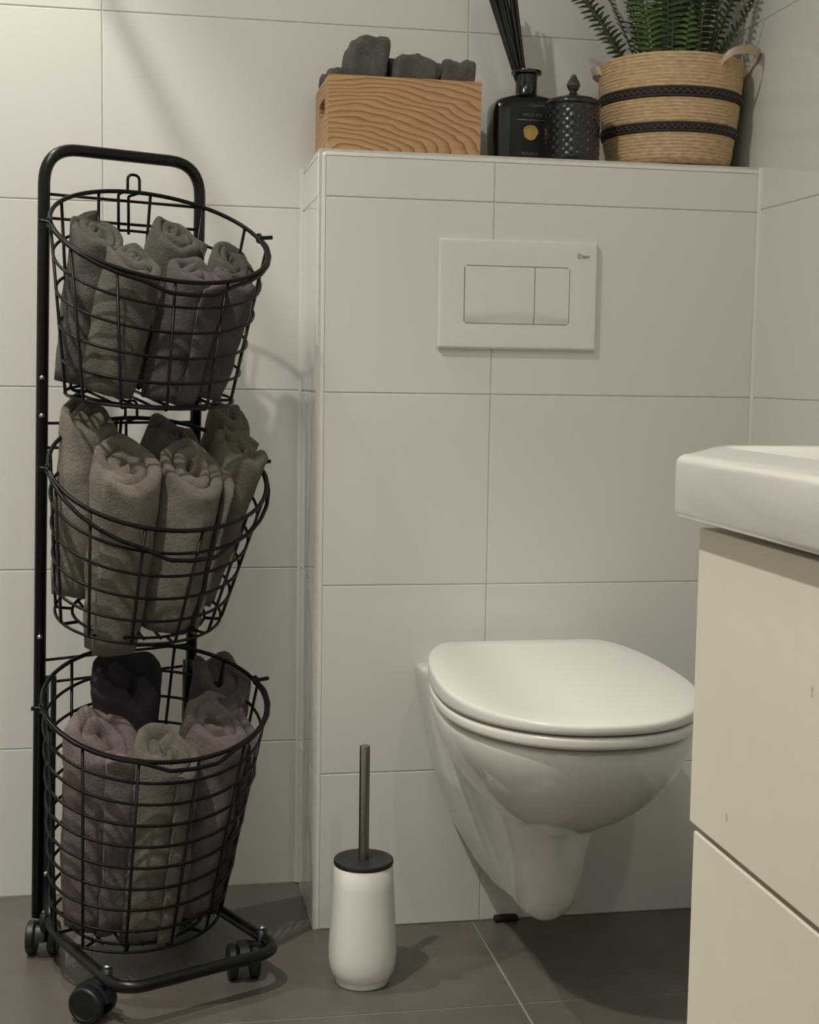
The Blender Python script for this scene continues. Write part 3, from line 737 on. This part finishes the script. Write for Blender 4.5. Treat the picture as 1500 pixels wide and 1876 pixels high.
flannel((.142, .125, 1.326), (.026, .034, .052), (0, .1, -.2), 'slate', 'grey flannel half hidden beside the pointed one', 33)
flannel((.181, .068, 1.316), (.034, .036, .056), (.1, .05, .05), 'slate', 'squarish grey flannel at the middle of the wooden box', 34)
flannel((.224, .128, 1.322), (.026, .034, .054), (0, .05, .1), 'slate', 'dark grey flannel behind the right pair in the wooden box', 35)
flannel((.250, .068, 1.312), (.027, .036, .057), (0, .14, -.05), 'slate', 'grey flannel at the right end of the wooden box', 36)

# ------------------------------------------------------------------ reed diffuser
dfx, dfy = .3845, .126
df = tag(empty('reed_diffuser', (dfx, dfy, SHELF)), 'black reed diffuser bottle with a gold seal on the shelf', 'diffuser')
prof = [(0.0, .052, .026, .006), (.002, .055, .029, .008), (.02, .0575, .030, .009), (.05, .0590, .031, .010), (.085, .0592, .031, .010), (.097, .0575, .031, .010), (.103, .054, .030, .011), (.108, .045, .0275, .013), (.1125, .031, .023, .016), (.116, .0195, .0190, .0175)]
R_ = []
for z_, hx_, hy_, rr in prof: R_.append(rrect(0, 0, hx_, hy_, min(rr, hx_ - .001, hy_ - .0005), z_, 6))
obj('bottle', loft(R_), M['bottle'], df, auto=50)
obj('neck', lathe([(.0195, .115), (.0178, .118), (.0176, .136), (.0180, .148), (.0245, .1495), (.0252, .152), (.0245, .155), (.0150, .1565), (.0125, .155), (.0125, .141), (.0001, .140)], 36), M['bottle'], df, auto=50)
obj('label', box_geo(-.0335, .0335, -.0318, -.0309, .004, .094, .0003), M['bottle_label'], df, auto=20)
def put_text(s_, size, x, y, z, mat, parent, sp=1.0, nm='lettering'):
    tm = text_geo(s_, size, .0001, sp); tm.materials.clear(); tm.materials.append(mat)
    o = link(bpy.data.objects.new(nm, tm), parent); o.location = (x, y, z); o.rotation_euler = (PI / 2, 0, 0); return o
put_text('WILD FIG', .0070, .0035, -.0321, .0802, M['silver_ink'], df, 1.15)
obj('printed_line', box_geo(-.023, .031, -.0321, -.0316, .0716, .0729), M['silver_ink'], df)
put_text('RITUALS.', .0064, .000, -.0321, .0190, M['silver_ink'], df, 1.1)
sr = random.Random(3)
P = [(.0005 + (.0118 + .0008 * math.sin(5 * a + 1) + .0006 * sr.random()) * math.cos(a), 0.0525 + (.0122 + .0007 * math.sin(3 * a)) * math.sin(a)) for a in [2 * PI * k / 36 for k in range(36)]]
Pi = [(.0005 + (x - .0005) * .80, .0525 + (z - .0525) * .80) for x, z in P]
Pm = [(.0005 + (x - .0005) * .74, .0525 + (z - .0525) * .74) for x, z in P]
obj('gold_seal', loft([[(x, -.0316, z) for x, z in P], [(x, -.0332, z) for x, z in P], [(x * .97 + .00001, -.0338, .0525 + (z - .0525) * .97) for x, z in P], [(x, -.0338, z) for x, z in Pi], [(x, -.0329, z) for x, z in Pm]]), M['gold'], df, auto=40)
for k in range(16):
    a = random.Random(k + 60); bx_, by_ = -.009 + .010 * (k / 15), a.uniform(-.008, .008)
    f_ = k / 15; tx, ty, tz = -.072 + .043 * f_ + a.uniform(-.002, .002), a.uniform(-.012, .02), .30 + a.uniform(-.01, .01)
    obj('reed', tube([(bx_, by_, .02 + .1), (bx_ + (tx - bx_) * .22, by_ + (ty - by_) * .22, .16), (tx, ty, tz)], .0026, 7), M['reed'], df)

# ------------------------------------------------------------------ cut-glass candle jar
cj = tag(empty('candle_jar', (.4405, .047, SHELF)), 'black cut-glass candle jar with pointed lid knob', 'jar')
def diamond(r, z, a):
    if z < .006 or z > .084: return r
    u_, v_ = a * 20 / PI, z / .0066
    s_ = abs(((u_ + v_) / 2) % 1 - .5) + abs(((u_ - v_) / 2) % 1 - .5)
    return r + .0015 * (s_ - .5)
zz = [.0, .002] + [.004 + .082 * i / 60 for i in range(61)]
obj('jar_body', lathe([(.040 if z < .001 else (.0425 if z < .003 else .0432), z) for z in zz] + [(.0425, .088)], 192, fn=diamond), M['cut_glass'], cj, smooth=False)
obj('lid', lathe([(.0440, .0875), (.0448, .089), (.0446, .0925), (.0425, .0955), (.036, .0985), (.026, .101), (.016, .1035), (.008, .107), (.006, .109)], 48, fn=lambda r, z, a: r + (.0006 * math.cos(18 * a) if .012 < r < .043 else 0)), M['cut_glass'], cj)
obj('knob', lathe([(.006, .108), (.0055, .110), (.0085, .114), (.0112, .1195), (.0110, .122), (.0085, .127), (.0055, .1315), (.0045, .1345), (.0042, .136), (.0020, .1375), (.0001, .138)], 10), M['frosted'], cj, smooth=False)

# ------------------------------------------------------------------ woven plant basket
bkx, bky = .6195, .096
pb_ = tag(empty('plant_basket', (bkx, bky, SHELF)), 'natural raffia basket with two black bands on the shelf', 'basket')
BH = .168
def brad(z):
    t_ = z / BH
    return .0985 + .0185 * t_ + .004 * math.sin(t_ * PI) - (.010 * (1 - z / .012) ** 2 if z < .012 else 0)
def coil(z0, z1, out=0.0, rows_=None, amp=.0011):
    prof = []; n = rows_ or max(2, round((z1 - z0) / .0052)); m_ = 6
    for i in range(n * m_ + 1):
        z = z0 + (z1 - z0) * i / (n * m_); prof.append((brad(z) + out + amp * (abs(math.sin(PI * (i % m_) / m_)) - .5), z))
    return prof
bands = ((.047, .063), (.100, .1165))
def wob(r, z, a): return r + .0009 * noise.noise(Vector((math.cos(a) * 3, math.sin(a) * 3, z * 60))) + .0022 * noise.noise(Vector((math.cos(a) * 1.2, math.sin(a) * 1.2, z * 8 + 5)))
full = [(.0001, .001), (.085, .001)] + coil(.0015, BH) + [(brad(BH) - .002, BH + .001), (brad(BH) - .006, BH - .001), (brad(BH) - .007, BH - .02), (brad(BH) - .008, BH - .05)]
obj('woven_body', lathe(full, 96, fn=wob), M['straw'], pb_)
for z0, z1 in bands:
    pr = [(brad(z0) - .002, z0)] + coil(z0, z1, .0016, 4, .0012) + [(brad(z1) - .002, z1)]
    bd_ = obj('dark_band', lathe(pr, 96, fn=wob), M['straw_dark'], pb_)
    zc, P = (z0 + z1) / 2, []
    for k in range(130):
        a = 2 * PI * k / 130; z = zc + (.0026 if k % 2 else -.0026); r = wob(brad(z) + .0028, z, a); P.append((r * math.cos(a), r * math.sin(a), z))
    obj('zigzag_stitch', tube(P, .00045, 4, closed=True), M['zig'], bd_)
    for zz_ in (z0 + .003, z1 - .003):
        P = []
        for k in range(216):
            a = 2 * PI * k / 216; z = zz_ + (.0009 if k % 2 else -.0009); r = wob(brad(z) + .0022, z, a); P.append((r * math.cos(a), r * math.sin(a), z))
        obj('edge_stitch', tube(P, .00018, 3, closed=True), M['zig'], bd_)
def loop_handle(a0, out, drop):
    d = Vector((math.cos(a0), math.sin(a0), 0)); n = Vector((-d.y, d.x, 0)); r = brad(BH)
    path = []
    for i in range(21):
        s_ = i / 20; wv = math.cos(PI * s_)
        ang = a0 - .42 * wv
        q = Vector((math.cos(ang), math.sin(ang), 0)) * (r + .001 + out * math.sin(PI * s_) ** .8)
        q.z = BH - .012 + drop * math.sin(PI * s_) ** .7; path.append(q)
    V, Fc = [], []
    for i, q in enumerate(path):
        rad = Vector((q.x, q.y, 0)).normalized(); hw = .0065; tk = .0014
        lean = Vector((0, 0, 1)) * .95 + rad * .3
        for s1, s2 in ((-1, -1), (1, -1), (1, 1), (-1, 1)): V.append(q + lean.normalized() * hw * s1 + rad * tk * s2)
    for i in range(20):
        for k in range(4):
            l = (k + 1) % 4; Fc.append([i * 4 + k, i * 4 + l, i * 4 + 4 + l, i * 4 + 4 + k])
    Fc += [[3, 2, 1, 0], [80, 81, 82, 83]]
    return V, Fc
obj('handle', loop_handle(-.78, .026, .022), M['cotton'], pb_, auto=50)
obj('handle', loop_handle(PI - .45, .009, .004), M['cotton'], pb_, auto=50)

# ------------------------------------------------------------------ fern
fe = tag(empty('fern_plant', (bkx, bky, SHELF + .003)), 'green sword fern growing out of the raffia basket', 'fern')
obj('soil', lathe([(.086, .02), (.095, .06), (.103, .118), (.104, .124), (.07, .130), (.0001, .134)], 40, fn=lambda r, z, a: r + .001 * noise.noise(Vector((a, z * 90, 1)))), M['soil'], fe)
def frond(az, ln, curl, lean, mat, seed, pl=.034, r0=.03):
    rnd = random.Random(seed); d = Vector((math.cos(az), math.sin(az), 0)); base = d * r0 + Vector((0, 0, .125))
    n = max(12, int(ln / .0085)); pts = []; p = base.copy(); el = PI / 2 - lean
    for i in range(n + 1):
        pts.append(p.copy()); e_ = el - curl * (i / n) ** 1.6
        p = p + (d * math.cos(e_) + Vector((0, 0, 1)) * math.sin(e_)) * (ln / n)
    # keep clear of the tiled corner
    mx, my, mn = XR - bkx - .012, YB - bky - .012, .0
    def lim(q):
        q = q.copy(); q.x = min(q.x, mx + .001 * math.sin(q.z * 60)); q.y = min(q.y, my + .001 * math.sin(q.z * 50)); return q
    fr_ = obj('frond', tube([lim(q) for q in pts], lambda t_: .0016 * (1 - .8 * t_), 6), M['stalk'], fe)
    V, Fc = [], []
    side = Vector((-d.y, d.x, 0))
    for i in range(3, n):
        t_ = i / n; tg = (pts[min(n, i + 1)] - pts[i - 1]).normalized()
        sd = tg.cross(Vector((0, 0, 1)) if abs(tg.z) < .98 else d); sd = side
        nr = tg.cross(sd).normalized()
        L = pl * (min(1, .45 + t_ * 2.2)) * (1 - max(0, t_ - .55) / .45 * .85)
        for s_ in (-1, 1):
            dirv = (sd * s_ + tg * (.25 + .1 * rnd.random()) + nr * (.12 + .25 * (rnd.random() - .5))).normalized()
            LL = L * (.9 + .2 * rnd.random()); wd = .0022 + .0006 * rnd.random()
            b0 = pts[i] + tg * .002 * s_; wv = (tg - dirv * tg.dot(dirv)).normalized(); k0 = len(V)
            for f_, w_ in ((0, .5), (.12, 1.0), (.45, .95), (.78, .6), (1, .05)):
                c = b0 + dirv * LL * f_ - Vector((0, 0, 1)) * (.18 * LL * f_ * f_)
                V += [lim(c - wv * wd * w_), lim(c + nr * wd * .25 * w_), lim(c + wv * wd * w_)]
            for j in range(4):
                a_ = k0 + j * 3; Fc += [[a_, a_ + 1, a_ + 4, a_ + 3], [a_ + 1, a_ + 2, a_ + 5, a_ + 4]]
    tag(obj('leaflets', (V, Fc), mat, fr_, fixn=False), kind='stuff')
fs = [(PI + .25, .34, .6, .62, 'leaf', .034, .062), (PI - .15, .33, .5, .50, 'leaf_deep', .034, .050), (PI + .75, .33, .5, .34, 'leaf_young', .034, .055), (-PI / 2 - .45, .32, .4, .20, 'leaf', .034, .050), (-PI / 2 - .05, .125, .3, .12, 'leaf_young', .022, .068),
      (-PI / 2 + .35, .33, .4, .16, 'leaf_deep', .034, .045), (-PI / 2 + .75, .33, .45, .30, 'leaf', .034, .055), (-.55, .33, .4, .50, 'leaf_deep', .032, .050), (-.15, .32, .2, .36, 'leaf_deep', .032, .040), (-.85, .15, .2, .55, 'leaf_young', .014, .058),
      (.8, .32, .3, .15, 'leaf_deep', .034, .03), (PI / 2, .33, .25, .1, 'leaf_deep', .034, .03), (PI / 2 + .7, .33, .35, .2, 'leaf_deep', .034, .04), (PI - .6, .33, .5, .34, 'leaf_deep', .034, .04), (-PI / 2, .34, .3, .05, 'leaf_deep', .034, .02), (0.4, .33, .2, .1, 'leaf_deep', .034, .03), (2.6, .33, .3, .12, 'leaf_deep', .034, .02), (-1.2, .33, .3, .10, 'leaf_deep', .034, .06), (-1.9, .33, .3, .08, 'leaf_deep', .034, .06), (-2.6, .33, .35, .22, 'leaf_deep', .034, .05), (.0, .33, .1, .12, 'leaf_deep', .034, .06), (-2.2, .33, .3, .10, 'leaf_deep', .034, .03)]
for i, (az, ln, cu, le, mt_, pl, r0) in enumerate(fs): frond(az, ln, cu, le, M[mt_], 100 + i, pl, r0)
